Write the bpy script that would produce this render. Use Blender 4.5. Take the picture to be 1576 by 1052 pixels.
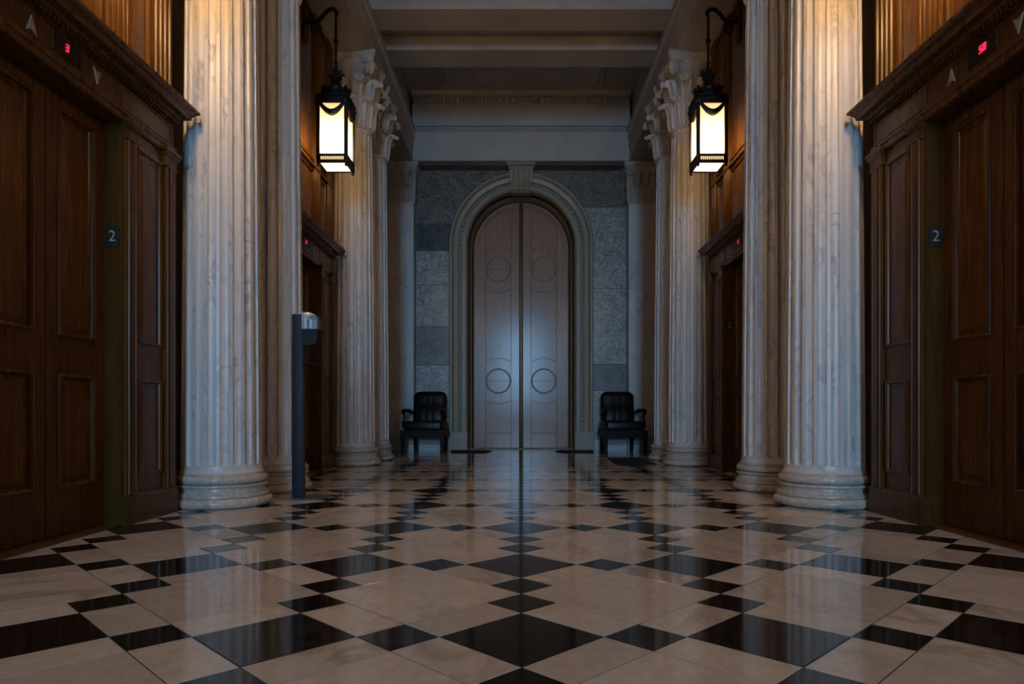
import bpy, bmesh, math, random
from mathutils import Vector, Matrix
PI = math.pi
random.seed(7)
for o in list(bpy.data.objects): bpy.data.objects.remove(o)
SC = bpy.context.scene
COL = SC.collection

# ------------------------------------------------------------------ camera, world, light, exposure
EYE = 0.579                                  # camera height above the floor, low tripod
cam_d = bpy.data.cameras.new('camera'); cam = bpy.data.objects.new('camera', cam_d); COL.objects.link(cam)
cam.location = (0, 0, EYE); cam.rotation_euler = (PI/2, 0, 0)
cam_d.sensor_width = 36; cam_d.lens = 24.0; cam_d.clip_start = .02; cam_d.clip_end = 200
cam_d.shift_x = -12/1576; cam_d.shift_y = 112/1576
SC.camera = cam
w = bpy.data.worlds.new('world'); SC.world = w; w.use_nodes = True
w.node_tree.nodes['Background'].inputs[0].default_value = (.35, .55, 1, 1)
w.node_tree.nodes['Background'].inputs[1].default_value = .6
SC.view_settings.view_transform = 'Standard'; SC.view_settings.look = 'None'
SC.view_settings.gamma = 1; SC.view_settings.exposure = 0.0; SC.view_settings.use_curve_mapping = False
CX = .022                                    # centre line of the hall
WIN_Y = -13.0                                # wall with the tall window, behind the camera
def area(name, loc, rot, sx, sy, power, color):
    l = bpy.data.lights.new(name, 'AREA'); l.shape = 'RECTANGLE'; l.size = sx; l.size_y = sy
    l.energy = power; l.color = color
    o = bpy.data.objects.new(name, l); o.location = loc; o.rotation_euler = rot; COL.objects.link(o)
    return o
# daylight entering through the tall window at the other end of the hall
area('window_daylight', (CX, WIN_Y + .12, 3.2), (PI/2, 0, 0), 1.7, 3.9, 680, (.29, .62, 1.0))
LAMP, LAMP_NEAR = 12.0, 68.0                                  # strength of the lantern panes

# ------------------------------------------------------------------ materials
def new_mat(name):
    m = bpy.data.materials.new(name); m.use_nodes = True
    return m, m.node_tree, m.node_tree.nodes['Principled BSDF']
def simple(name, col, rough=.5, metal=0, spec=.5, bump=0, bscale=60):
    m, nt, b = new_mat(name)
    b.inputs['Base Color'].default_value = (*col, 1); b.inputs['Roughness'].default_value = rough
    b.inputs['Metallic'].default_value = metal; b.inputs['Specular IOR Level'].default_value = spec
    g = nt.nodes.new('ShaderNodeNewGeometry'); n = nt.nodes.new('ShaderNodeTexNoise')
    n.inputs['Scale'].default_value = bscale; n.inputs['Detail'].default_value = 3
    nt.links.new(g.outputs['Position'], n.inputs['Vector'])
    r = nt.nodes.new('ShaderNodeMapRange'); r.inputs[3].default_value = rough*.8; r.inputs[4].default_value = min(1, rough*1.25)
    nt.links.new(n.outputs[0], r.inputs[0]); nt.links.new(r.outputs[0], b.inputs['Roughness'])
    if bump:
        bp = nt.nodes.new('ShaderNodeBump'); bp.inputs['Strength'].default_value = bump; bp.inputs['Distance'].default_value = .004
        nt.links.new(n.outputs[0], bp.inputs['Height']); nt.links.new(bp.outputs[0], b.inputs['Normal'])
    return m
def ramp(nt, stops):
    r = nt.nodes.new('ShaderNodeValToRGB'); e = r.color_ramp.elements
    e[0].position, e[0].color = stops[0][0], (*stops[0][1], 1)
    e[1].position, e[1].color = stops[-1][0], (*stops[-1][1], 1)
    for p, c in stops[1:-1]:
        x = e.new(p); x.color = (*c, 1)
    return r
def mixc(nt, kind, fac, a, b):
    x = nt.nodes.new('ShaderNodeMix'); x.data_type = 'RGBA'; x.blend_type = kind
    for s, v in ((0, fac), (6, a), (7, b)):
        if hasattr(v, 'links'): nt.links.new(v, x.inputs[s])
        elif isinstance(v, tuple): x.inputs[s].default_value = (*v, 1)
        else: x.inputs[s].default_value = v
    return x.outputs[2]
def marble(name, c1, c2, vein, vscale=3, vein_amt=.5, rough=.25, bump=0, bump_scale=5, vary=.0, speck=0, stretch=(1,1,1), spec=.5, cloud=2.2):
    m, nt, b = new_mat(name); L = nt.links
    g = nt.nodes.new('ShaderNodeNewGeometry'); oi = nt.nodes.new('ShaderNodeObjectInfo')
    mp = nt.nodes.new('ShaderNodeMapping'); mp.inputs['Scale'].default_value = stretch
    # every stone is cut from another place of the block
    off = nt.nodes.new('ShaderNodeVectorMath'); off.operation = 'MULTIPLY_ADD'
    comb = nt.nodes.new('ShaderNodeCombineXYZ')
    ad = nt.nodes.new('ShaderNodeMath'); ad.operation = 'ADD'
    L.new(oi.outputs['Random'], ad.inputs[0]); L.new(g.outputs['Random Per Island'], ad.inputs[1])
    for i in range(3): L.new(ad.outputs[0], comb.inputs[i])
    L.new(comb.outputs[0], off.inputs[0]); off.inputs[1].default_value = (7, 3, 5); L.new(g.outputs['Position'], off.inputs[2])
    L.new(off.outputs[0], mp.inputs['Vector'])
    n1 = nt.nodes.new('ShaderNodeTexNoise'); n1.inputs['Scale'].default_value = cloud; n1.inputs['Detail'].default_value = 6; n1.inputs['Roughness'].default_value = .6
    L.new(mp.outputs[0], n1.inputs['Vector'])
    r1 = ramp(nt, [(.3, c1), (.7, c2)]); L.new(n1.outputs[0], r1.inputs[0])
    n2 = nt.nodes.new('ShaderNodeTexNoise'); n2.inputs['Scale'].default_value = vscale; n2.inputs['Detail'].default_value = 8
    n2.inputs['Distortion'].default_value = 1.2; L.new(mp.outputs[0], n2.inputs['Vector'])
    r2 = ramp(nt, [(.44, (0,0,0)), (.495, (1,1,1)), (.51, (1,1,1)), (.56, (0,0,0))]); L.new(n2.outputs[0], r2.inputs[0])
    n3 = nt.nodes.new('ShaderNodeTexNoise'); n3.inputs['Scale'].default_value = vscale*.6; L.new(mp.outputs[0], n3.inputs['Vector'])
    r3 = ramp(nt, [(.42, (0,0,0)), (.68, (vein_amt,)*3)]); L.new(n3.outputs[0], r3.inputs[0])
    mu = nt.nodes.new('ShaderNodeMath'); mu.operation = 'MULTIPLY'; L.new(r2.outputs[0], mu.inputs[0]); L.new(r3.outputs[0], mu.inputs[1])
    c = mixc(nt, 'MIX', mu.outputs[0], r1.outputs[0], vein)
    if speck:
        v = nt.nodes.new('ShaderNodeTexNoise'); v.inputs['Scale'].default_value = 38; v.inputs['Detail'].default_value = 5; L.new(mp.outputs[0], v.inputs['Vector'])
        r4 = ramp(nt, [(.38, (1-speck,)*3), (.62, (1+speck,)*3)]); L.new(v.outputs[0], r4.inputs[0])
        c = mixc(nt, 'MULTIPLY', 1.0, c, r4.outputs[0])
    if vary:
        mr = nt.nodes.new('ShaderNodeMapRange'); mr.inputs[3].default_value = 1-vary; mr.inputs[4].default_value = 1+vary*.6
        fr = nt.nodes.new('ShaderNodeMath'); fr.operation = 'FRACT'; L.new(ad.outputs[0], fr.inputs[0]); L.new(fr.outputs[0], mr.inputs[0])
        c = mixc(nt, 'MULTIPLY', 1.0, c, mr.outputs[0])
    L.new(c, b.inputs['Base Color']); b.inputs['Roughness'].default_value = rough; b.inputs['Specular IOR Level'].default_value = spec
    if bump:
        nb = nt.nodes.new('ShaderNodeTexNoise'); nb.inputs['Scale'].default_value = bump_scale; nb.inputs['Detail'].default_value = 2; L.new(g.outputs['Position'], nb.inputs['Vector'])
        bp = nt.nodes.new('ShaderNodeBump'); bp.inputs['Strength'].default_value = bump; bp.inputs['Distance'].default_value = .01
        L.new(nb.outputs[0], bp.inputs['Height']); L.new(bp.outputs[0], b.inputs['Normal'])
    return m
def wood(name, c1, c2, rough=.3, scale=6, spec=.5, coat=0):
    m, nt, b = new_mat(name); L = nt.links
    g = nt.nodes.new('ShaderNodeNewGeometry'); oi = nt.nodes.new('ShaderNodeObjectInfo')
    mp = nt.nodes.new('ShaderNodeMapping'); mp.inputs['Scale'].default_value = (1, 1, .06)
    off = nt.nodes.new('ShaderNodeVectorMath'); off.operation = 'MULTIPLY_ADD'
    comb = nt.nodes.new('ShaderNodeCombineXYZ')
    for i in range(3): L.new(oi.outputs['Random'], comb.inputs[i])
    L.new(comb.outputs[0], off.inputs[0]); off.inputs[1].default_value = (3, 5, 9); L.new(g.outputs['Position'], off.inputs[2])
    L.new(off.outputs[0], mp.inputs[0])
    n = nt.nodes.new('ShaderNodeTexNoise'); n.inputs['Scale'].default_value = scale*6; n.inputs['Detail'].default_value = 7; n.inputs['Distortion'].default_value = .6
    L.new(mp.outputs[0], n.inputs['Vector'])
    r = ramp(nt, [(.32, c1), (.68, c2)]); L.new(n.outputs[0], r.inputs[0])
    L.new(r.outputs[0], b.inputs['Base Color']); b.inputs['Specular IOR Level'].default_value = spec
    mr = nt.nodes.new('ShaderNodeMapRange'); mr.inputs[3].default_value = rough*.8; mr.inputs[4].default_value = rough*1.3
    L.new(n.outputs[0], mr.inputs[0]); L.new(mr.outputs[0], b.inputs['Roughness'])
    bp = nt.nodes.new('ShaderNodeBump'); bp.inputs['Strength'].default_value = .12; bp.inputs['Distance'].default_value = .002
    L.new(n.outputs[0], bp.inputs['Height']); L.new(bp.outputs[0], b.inputs['Normal'])
    b.inputs['Coat Weight'].default_value = coat; b.inputs['Coat Roughness'].default_value = .17
    return m
def emit(name, col, s):
    m = bpy.data.materials.new(name); m.use_nodes = True; nt = m.node_tree
    nt.nodes.remove(nt.nodes['Principled BSDF']); e = nt.nodes.new('ShaderNodeEmission')
    e.inputs[0].default_value = (*col, 1); e.inputs[1].default_value = s
    nt.links.new(e.outputs[0], nt.nodes['Material Output'].inputs[0]); return m
def frosted_lamp(name, s):
    # frosted pane lit by the bulb that sits low behind it
    m = emit(name, (1, .58, .25), s); nt = m.node_tree; e = nt.nodes['Emission']
    tc = nt.nodes.new('ShaderNodeTexCoord'); sx = nt.nodes.new('ShaderNodeSeparateXYZ'); nt.links.new(tc.outputs['Object'], sx.inputs[0])
    def mth(op, a, b=None):
        x = nt.nodes.new('ShaderNodeMath'); x.operation = op
        for q, v in enumerate((a, b)):
            if v is None: continue
            if hasattr(v, 'links'): nt.links.new(v, x.inputs[q])
            else: x.inputs[q].default_value = v
        return x.outputs[0]
    d = mth('MULTIPLY', mth('SUBTRACT', sx.outputs[2], .20), 1/.125)
    nt.links.new(mth('DIVIDE', s, mth('ADD', mth('MULTIPLY', d, d), 1.0)), e.inputs[1])
    return m

M = {}
M['column'] = marble('white_grey_marble', (.62,.60,.58), (.77,.75,.73), (.24,.23,.24), 7, .55, .34, bump=.08, bump_scale=30, stretch=(1,1,.55))
M['column_base'] = marble('stained_warm_lit_base_marble', (.52,.45,.39), (.66,.60,.54), (.26,.23,.20), 8, .35, .24, bump=.1, bump_scale=30, speck=.12)  # stain tone, with warm bounce light from the floor also put into the colour
M['capital'] = marble('carved_marble', (.50,.46,.42), (.62,.58,.53), (.22,.2,.18), 4, .4, .5, bump=.15, bump_scale=40)
M['floor_white'] = marble('floor_white_marble', (.66,.58,.50), (.80,.72,.64), (.28,.22,.17), 2.2, .55, .085, bump=.035, bump_scale=3.2, vary=.16, speck=.06, stretch=(1,.6,1))
M['floor_black'] = marble('floor_black_marble', (.008,.0075,.0075), (.018,.016,.015), (.10,.095,.09), 3, .35, .075, bump=.035, bump_scale=3.2)
M['grout'] = simple('dark_joint', (.03,.024,.02), .6)
M['ceil'] = marble('ceiling_marble', (.38,.36,.33), (.50,.47,.44), (.2,.19,.18), 2, .3, .6)
M['frieze'] = marble('frieze_marble', (.46,.45,.43), (.58,.57,.54), (.3,.3,.3), 3, .15, .45)
M['panel_light'] = marble('grey_green_marble', (.24,.25,.24), (.42,.43,.41), (.55,.55,.53), 9, .5, .3, speck=.4, cloud=6)
M['panel_dark'] = marble('dark_green_marble', (.035,.038,.034), (.10,.105,.095), (.25,.25,.23), 9, .5, .3, speck=.5, cloud=7)
M['panel_mid'] = marble('brown_grey_marble', (.10,.095,.085), (.21,.20,.18), (.3,.28,.25), 9, .5, .35, speck=.45, cloud=6)
M['surround'] = marble('buff_stone', (.30,.26,.19), (.38,.33,.25), (.24,.2,.15), 2, .3, .4)
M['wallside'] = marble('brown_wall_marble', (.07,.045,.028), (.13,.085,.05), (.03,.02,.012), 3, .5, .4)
M['wood'] = wood('dark_mahogany', (.070,.029,.0058), (.112,.047,.0095), .27, spec=.24)
M['wood_pan'] = wood('dark_mahogany_panel', (.080,.034,.0065), (.135,.059,.012), .25, spec=.26)
M['door'] = wood('pale_oak_door', (.24,.11,.052), (.38,.195,.105), .42, 8, coat=.45)
M['bronze'] = simple('dark_bronze', (.13,.072,.030), .42, .4)
M['iron'] = simple('black_bronze', (.016,.012,.009), .42, .5, bump=.2)
M['leather'] = simple('black_leather', (.005,.005,.006), .4, spec=.35, bump=.3, bscale=25)
M['chairwood'] = wood('black_brown_wood', (.008,.005,.004), (.015,.009,.006), .42, spec=.2)
M['mat'] = simple('black_rubber', (.008,.008,.009), .85, bump=.5, bscale=200)
M['pole'] = simple('blue_grey_metal', (.022,.028,.042), .5, .1, spec=.3)
M['pole_side'] = simple('grey_metal', (.07,.065,.07), .5, .3)
M['blackplastic'] = simple('black_plastic', (.005,.005,.0055), .5, spec=.2)
M['steel'] = simple('steel', (.3,.3,.32), .35, .9)
M['clear'] = simple('clear_plastic', (.9,.9,.92), .08)
M['clear'].node_tree.nodes['Principled BSDF'].inputs['Transmission Weight'].default_value = .9
M['plate'] = simple('sign_plate', (.030,.024,.016), .5, spec=.3)
M['ink'] = simple('pale_numeral', (.45,.42,.34), .5)
M['arrow'] = simple('frosted_arrow_lens', (.42,.34,.25), .5)
M['cream'] = simple('cream_pad', (.6,.5,.36), .6)
M['led'] = emit('red_led', (1, .03, .09), 1.1)
M['dispbg'] = simple('display_window', (.004,.004,.004), .3)
M['pane'] = frosted_lamp('frosted_pane', LAMP)
M['pane_low'] = emit('frosted_bottom_pane', (1, .58, .25), LAMP*.5)
M['pane_near'] = frosted_lamp('frosted_pane_near', LAMP_NEAR)
M['pane_near_low'] = emit('frosted_bottom_pane_near', (1, .58, .25), LAMP_NEAR*.5)
M['plaster'] = simple('cream_wall', (.35,.31,.25), .7)
M['winframe'] = simple('white_window_paint', (.6,.58,.54), .5)
M['winglass'] = emit('sky_bright_glass', (.36,.62,1), 6.0)

# ------------------------------------------------------------------ mesh builder
def V(*a): return Vector(a)
class MB:
    def __init__(s): s.v = []; s.f = []
    def grid(s, rows, cu=False, cv=False):
        """rows: list of lists of points; cu closes along a row, cv along the columns"""
        b = len(s.v); n = len(rows[0]); m = len(rows)
        for r in rows: s.v += [tuple(p) for p in r]
        for i in range(m if cv else m-1):
            for j in range(n if cu else n-1):
                i2, j2 = (i+1) % m, (j+1) % n
                s.f.append((b+i*n+j, b+i*n+j2, b+i2*n+j2, b+i2*n+j))
        return b
    def face(s, pts):
        b = len(s.v); s.v += [tuple(p) for p in pts]; s.f.append(tuple(range(b, b+len(pts))))
    def box(s, x0, x1, y0, y1, z0, z1):
        b = len(s.v)
        s.v += [(x, y, z) for z in (z0, z1) for y in (y0, y1) for x in (x0, x1)]
        s.f += [tuple(b+i for i in q) for q in ((0,2,3,1),(4,5,7,6),(0,1,5,4),(2,6,7,3),(0,4,6,2),(1,3,7,5))]
    def lathe(s, prof, n=32, c=(0,0), z0=0, a0=0, cap=True):
        rows = [[(c[0]+r*math.cos(a0+2*PI*k/n), c[1]+r*math.sin(a0+2*PI*k/n), z0+z) for k in range(n)] for r, z in prof]
        s.grid(rows, cu=True)
        if cap: s.face(rows[-1]); s.face(rows[0][::-1])
    def loops(s, ls, cap=True):
        s.grid(ls, cu=True)
        if cap: s.face(ls[-1]); s.face(ls[0][::-1])
    def prism(s, poly, y0, y1, chamfer=0):
        """poly: (x,z) outline, front at y0 (towards -y), back at y1"""
        A = sum(poly[i][0]*poly[(i+1)%len(poly)][1]-poly[(i+1)%len(poly)][0]*poly[i][1] for i in range(len(poly)))
        if A < 0: poly = poly[::-1]
        back = [(x, y1, z) for x, z in poly]
        if chamfer:
            ins = inset(poly, chamfer)
            s.loops([back, [(x, y0+chamfer, z) for x, z in poly], [(x, y0, z) for x, z in ins]])
        else: s.loops([back, [(x, y0, z) for x, z in poly]])
    def rings(s, x0, x1, z0, z1, prof, back=None):
        """stepped rectangular panel: prof = (inset, y) from the rim to the field"""
        ls = []
        if back is not None: ls.append([(x0,back,z0),(x1,back,z0),(x1,back,z1),(x0,back,z1)])
        for d, y in prof: ls.append([(x0+d,y,z0+d),(x1-d,y,z0+d),(x1-d,y,z1-d),(x0+d,y,z1-d)])
        s.grid(ls, cu=True); s.face(ls[-1])
    def tube(s, pts, r, n=8, flat=1.0):
        pts = [Vector(p) for p in pts]; rows = []
        for i, p in enumerate(pts):
            t = (pts[min(i+1, len(pts)-1)]-pts[max(i-1, 0)]).normalized()
            a = Vector((0,0,1)) if abs(t.z) < .9 else Vector((1,0,0))
            u = t.cross(a).normalized(); q = t.cross(u)
            rr = r[i] if isinstance(r, (list, tuple)) else r
            rows.append([p + u*math.cos(2*PI*k/n)*rr + q*math.sin(2*PI*k/n)*rr*flat for k in range(n)])
        s.loops(rows)
    def ball(s, c, rx, ry, rz, n=6, m=4):
        rows = []
        for i in range(m+1):
            t = -PI/2+PI*i/m; k = max(math.cos(t), .02)
            rows.append([(c[0]+rx*k*math.cos(2*PI*j/n), c[1]+ry*k*math.sin(2*PI*j/n), c[2]+rz*math.sin(t)) for j in range(n)])
        s.grid(rows, cu=True)
    def rbox(s, x0, x1, y0, y1, z0, z1, r=.02, seg=2):
        bm = bmesh.new(); bmesh.ops.create_cube(bm, size=1)
        for v in bm.verts: v.co = V((x0+x1)/2+v.co.x*(x1-x0), (y0+y1)/2+v.co.y*(y1-y0), (z0+z1)/2+v.co.z*(z1-z0))
        bmesh.ops.bevel(bm, geom=bm.edges[:], offset=r, segments=seg, affect='EDGES', profile=.5)
        s.add_bm(bm); bm.free()
    def add_bm(s, bm):
        b = len(s.v); bm.verts.index_update(); s.v += [tuple(v.co) for v in bm.verts]
        s.f += [tuple(b+v.index for v in f.verts) for f in bm.faces]
    def xform(s, mat, i0=0):
        for i in range(i0, len(s.v)): s.v[i] = tuple(mat @ Vector(s.v[i]))
    def mesh(s, name, mat, smooth=True, angle=35):
        me = bpy.data.meshes.new(name); me.from_pydata(s.v, [], s.f); me.update()
        bm = bmesh.new(); bm.from_mesh(me)
        bmesh.ops.recalc_face_normals(bm, faces=bm.faces[:])
        if smooth:
            ca = math.radians(angle)
            for f in bm.faces: f.smooth = True
            for e in bm.edges: e.smooth = len(e.link_faces) == 2 and e.calc_face_angle(0) < ca
        bm.to_mesh(me); bm.free()
        me.materials.append(M[mat]); return me
    def build(s, name, mat, parent=None, loc=(0,0,0), smooth=True, angle=35):
        return link(name, s.mesh(name, mat, smooth, angle), parent, loc)
def inset(poly, d):
    n = len(poly); out = []
    for i in range(n):
        p0, p1, p2 = Vector(poly[i-1]), Vector(poly[i]), Vector(poly[(i+1) % n])
        a = (p1-p0).normalized(); b = (p2-p1).normalized()
        na, nb = Vector((-a.y, a.x)), Vector((-b.y, b.x)); k = na+nb
        L = k.length
        if L < .3: out.append(tuple(p1)); continue
        k = k/L; out.append(tuple(p1 + k*(d/max(.35, k.dot(na)))))
    return out
def link(name, data, parent=None, loc=(0,0,0), rotz=0):
    o = bpy.data.objects.new(name, data); COL.objects.link(o); o.parent = parent
    o.location = loc; o.rotation_euler = (0, 0, rotz); return o
def tag(o, label, cat, group=None):
    o['label'] = label; o['category'] = cat
    if group: o['group'] = group
    return o
def thing(name, label, cat, loc=(0,0,0), rotz=0, group=None):
    return tag(link(name, None, None, loc, rotz), label, cat, group)
def struct(o, label=None):
    o['kind'] = 'structure'
    if label: o['label'] = label
    return o
def stuff(o): o['kind'] = 'stuff'; return o
def kids(o): return [c for c in bpy.data.objects if c.parent == o]
def dup(root, loc, rotz, label, parent=None):
    r = root.copy(); COL.objects.link(r); r.location = loc; r.rotation_euler = (0, 0, rotz); r['label'] = label
    for ch in CH[root.name]:
        c = ch.copy(); COL.objects.link(c); c.parent = r
        for g in CH.get(ch.name, []):
            d = g.copy(); COL.objects.link(d); d.parent = c
    return r
CH = {}
def freeze():
    CH.clear()
    for o in bpy.data.objects:
        if o.parent: CH.setdefault(o.parent.name, []).append(o)

# ------------------------------------------------------------------ floor
A_ = .3048*math.sqrt(2); B_ = A_/2                      # diagonals of the 12-inch and 6-inch tiles
PX, PZ = A_+B_, A_+2*B_
FX0, FX1, FY0, FY1 = CX-2.30, CX+2.30, WIN_Y, 11.62
fl = MB(); fl.box(FX0-.3, FX1+.3, FY0-.3, FY1+.6, -.12, -.0010)
floor = struct(fl.build('floor', 'grout', smooth=False), 'polished black and white marble floor in a diagonal pattern')
def clip(poly, x0, x1, y0, y1):
    for ax, s, lim in ((0, 1, x0), (0, -1, -x1), (1, 1, y0), (1, -1, -y1)):
        out = []
        for i in range(len(poly)):
            p, q = poly[i-1], poly[i]; dp, dq = p[ax]*s-lim, q[ax]*s-lim
            if (dp >= 0) != (dq >= 0):
                t = dp/(dp-dq); out.append((p[0]+(q[0]-p[0])*t, p[1]+(q[1]-p[1])*t))
            if dq >= 0: out.append(q)
        poly = out
        if not poly: return []
    return poly
def uvrect(u0, u1, v0, v1, g=.0019):
    g *= math.sqrt(2); u0 += g; u1 -= g; v0 += g; v1 -= g
    return [((u-v)/2, (u+v)/2) for u, v in ((u0,v0),(u1,v0),(u1,v1),(u0,v1))]
a2 = A_/2
def dia(cx, cy, h): return uvrect(cx+cy-h, cx+cy+h, cy-cx-h, cy-cx+h)
KINDS = [('floor_black', dia(0, 0, a2)),
         ('floor_black', dia(a2+B_/2, 0, B_/2)), ('floor_black', dia(0, a2+B_/2, B_/2)), ('floor_black', dia(0, a2+1.5*B_, B_/2)),
         ('floor_white', dia(PX/2, PZ/2, (A_+B_)/2)),
         ('floor_white', uvrect(a2, a2+B_, -a2, a2)), ('floor_white', uvrect(-a2-B_, -a2, -a2, a2)),
         ('floor_white', uvrect(-a2, a2, a2, a2+B_)), ('floor_white', uvrect(-a2, a2, -a2-B_, -a2))]
def tile_mb(mb, poly, lift=0):
    n = len(poly); c = .0003
    A = sum(poly[i-1][0]*poly[i][1]-poly[i][0]*poly[i-1][1] for i in range(n))
    if A < 0: poly = poly[::-1]
    ins = inset(poly, c)
    mb.loops([[(x, y, -.008) for x, y in poly], [(x, y, -c) for x, y in poly], [(x, y, 0) for x, y in ins]])
tiles = []
TX0, TY0 = .005, 1.782
for r in range(-18, 13):
    for c in range(-5, 6):
        for k, (mt, pl) in enumerate(KINDS):
            ox, oy = TX0+c*PX, TY0+r*PZ
            P = [(x+ox, y+oy) for x, y in pl]; Q = clip(P, FX0, FX1, FY0, FY1)
            if len(Q) < 3: continue
            ar = abs(sum(Q[i-1][0]*Q[i][1]-Q[i][0]*Q[i-1][1] for i in range(len(Q))))/2
            if ar < 2e-4: continue
            mx = sum(p[0] for p in Q)/len(Q); my = sum(p[1] for p in Q)/len(Q)
            vis = my > 1.25 and abs(mx)/my < .80 and abs(mx-CX) < 2.2
            tiles.append((-(ar/my**3) if vis else 1, k, mt, ox, oy, Q, len(Q) == len(P) and all(abs(p[0]-q[0])+abs(p[1]-q[1]) < 1e-9 for p, q in zip(sorted(P), sorted(Q)))))
tiles.sort(key=lambda t: t[0])
shared = {}
rest = {'floor_black': MB(), 'floor_white': MB()}
for i, (sc, k, mt, ox, oy, Q, full) in enumerate(tiles):
    nm = 'black_tile' if mt == 'floor_black' else 'white_tile'
    if i < 300 and sc < 0:
        if full:
            if k not in shared:
                mb = MB(); tile_mb(mb, KINDS[k][1]); shared[k] = mb.mesh(nm, mt, False)
            link(nm, shared[k], floor, (ox, oy, 0))
        else:
            mb = MB(); tile_mb(mb, [(x-ox, y-oy) for x, y in Q]); mb.build(nm, mt, floor, (ox, oy, 0), smooth=False)
    else: tile_mb(rest[mt], Q)
stuff(rest['floor_black'].build('far_black_tiles', 'floor_black', floor, smooth=False))
stuff(rest['floor_white'].build('far_white_tiles', 'floor_white', floor, smooth=False))

# ------------------------------------------------------------------ shell: side walls, entablature, ceiling, window wall
XW = 2.30; XA = 1.74; ZS = 4.66; ZT = 5.15; ZC = 5.75; YE = 11.25
for side, s in (('left', -1), ('right', 1)):
    x0, x1 = sorted((CX+s*(XW), CX+s*(XW+.25)))
    mb = MB(); mb.box(x0, x1, WIN_Y, 11.9, 0, ZC+.1)
    struct(mb.build('wall_'+side, 'wallside', smooth=False), 'brown marble side wall on the %s behind the columns' % side)
    # architrave carried by the columns
    xi, xo = CX+s*XA, CX+s*XW
    mb = MB()
    prof = [(0, ZS), (0, ZS+.20), (-.015, ZS+.205), (-.015, ZT-.13), (-.03, ZT-.125), (-.03, ZT-.115), (.01, ZT-.11), (.01, ZT-.035), (-.05, ZT-.03), (-.05, ZT)]
    pts = [(xo, ZS)] + [(xi+s*d, z) for d, z in prof] + [(CX+s*(XA+.06), ZT), (CX+s*(XA+.06), ZC), (xo, ZC)]
    mb.grid([[(x, y, z) for x, z in pts] for y in (WIN_Y, 11.55)], cu=True)
    tr = struct(mb.build('trim_%d' % (1 if s < 0 else 2), 'ceil', smooth=False), 'stone beam running along the %s row of columns' % side)
    bd = MB()
    for k in range(108):
        bd.ball((CX+s*(XA-.012), 5.6+k*.050, ZT-.073), .03, .019, .036, 6, 4)
    stuff(bd.build('bead_moulding', 'frieze', tr))
mb = MB(); mb.box(CX-XW-.2, CX+XW+.2, WIN_Y, 11.9, ZC, ZC+.2)
ceil = struct(mb.build('ceiling', 'ceil', smooth=False), 'dim coffered stone ceiling with cross beams')
COLY = [4.42, 5.28, 7.92, 8.78]
me = None
for y in COLY + [COLY[0]-3.5, COLY[1]-3.5]:
    mb = MB(); h = .215
    mb.grid([[(x, yy, z) for yy, z in ((-h, 5.155), (h, 5.155), (h, 5.36), (h+.05, 5.40), (h+.05, ZC), (-h-.05, ZC), (-h-.05, 5.40), (-h, 5.36))] for x in (-XA-.06, XA+.06)], cu=True)
    mb.build('cross_beam', 'ceil', ceil, (CX, y, 0), smooth=False)
mb = MB(); mb.rings(-1.25, 1.25, -.62, .62, [(0, 0), (.03, .02), (.06, .02), (.09, -.03)], back=-.05)
mb.xform(Matrix.Rotation(PI/2, 4, 'X'))
mb.build('coffer_panel', 'ceil', ceil, (CX, 9.98, ZC-.04), smooth=False)
# window wall behind the camera
mb = MB()
for x0, x1, z0, z1 in ((-XW-.2, -.9, 0, ZC), (.9, XW+.2, 0, ZC), (-.9, .9, 0, 1.2), (-.9, .9, 5.2, ZC)):
    mb.box(CX+x0, CX+x1, WIN_Y-.3, WIN_Y, z0, z1)
struct(mb.build('wall_back', 'plaster', smooth=False), 'pale wall with a tall window behind the viewer')
mb = MB(); mb.box(CX-.9, CX+.9, WIN_Y-.12, WIN_Y-.10, 1.2, 5.2)
win = struct(mb.build('window_1', 'winglass', smooth=False), 'tall daylight window behind the viewer')
mb = MB()
for x in (-.9, -.3, .27, .87): mb.box(CX+x, CX+x+.03, WIN_Y-.10, WIN_Y-.05, 1.2, 5.2)
for z in (1.2, 2.2, 3.2, 4.2, 5.16): mb.box(CX-.9, CX+.9, WIN_Y-.10, WIN_Y-.06, z, z+.04)
mb.build('window_frame', 'winframe', win, smooth=False)

# unseen archway added behind the camera to block daylight on the upper end wall
mb = MB(); n = 20
ac = [(-XW, 3.3)] + [(-1.75*math.cos(PI*k/n), 3.3+1.25*math.sin(PI*k/n)) for k in range(n+1)] + [(XW, 3.3)]
h_ = len(ac)//2
for pl in ([(-XW, ZC), ] + ac[:h_+1] + [(0, ZC)], [(0, ZC)] + ac[h_:] + [(XW, ZC)]): mb.prism([(x+CX, z) for x, z in pl], -3.25, -2.95)
struct(mb.build('wall_arch_light_block', 'plaster', smooth=False), 'unseen archway added behind the viewer to block high daylight')

# ------------------------------------------------------------------ end wall
def wall_box(mb, *a): mb.box(*a)
mb = MB()
RB = 1.0; ZSP = 3.37
def arch_pts(R, z0, zs=ZSP, n=40):
    return [(-R, z0)] + [(-R*math.cos(PI*k/n), zs+R*math.sin(PI*k/n)) for k in range(n+1)] + [(R, z0)]
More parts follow.
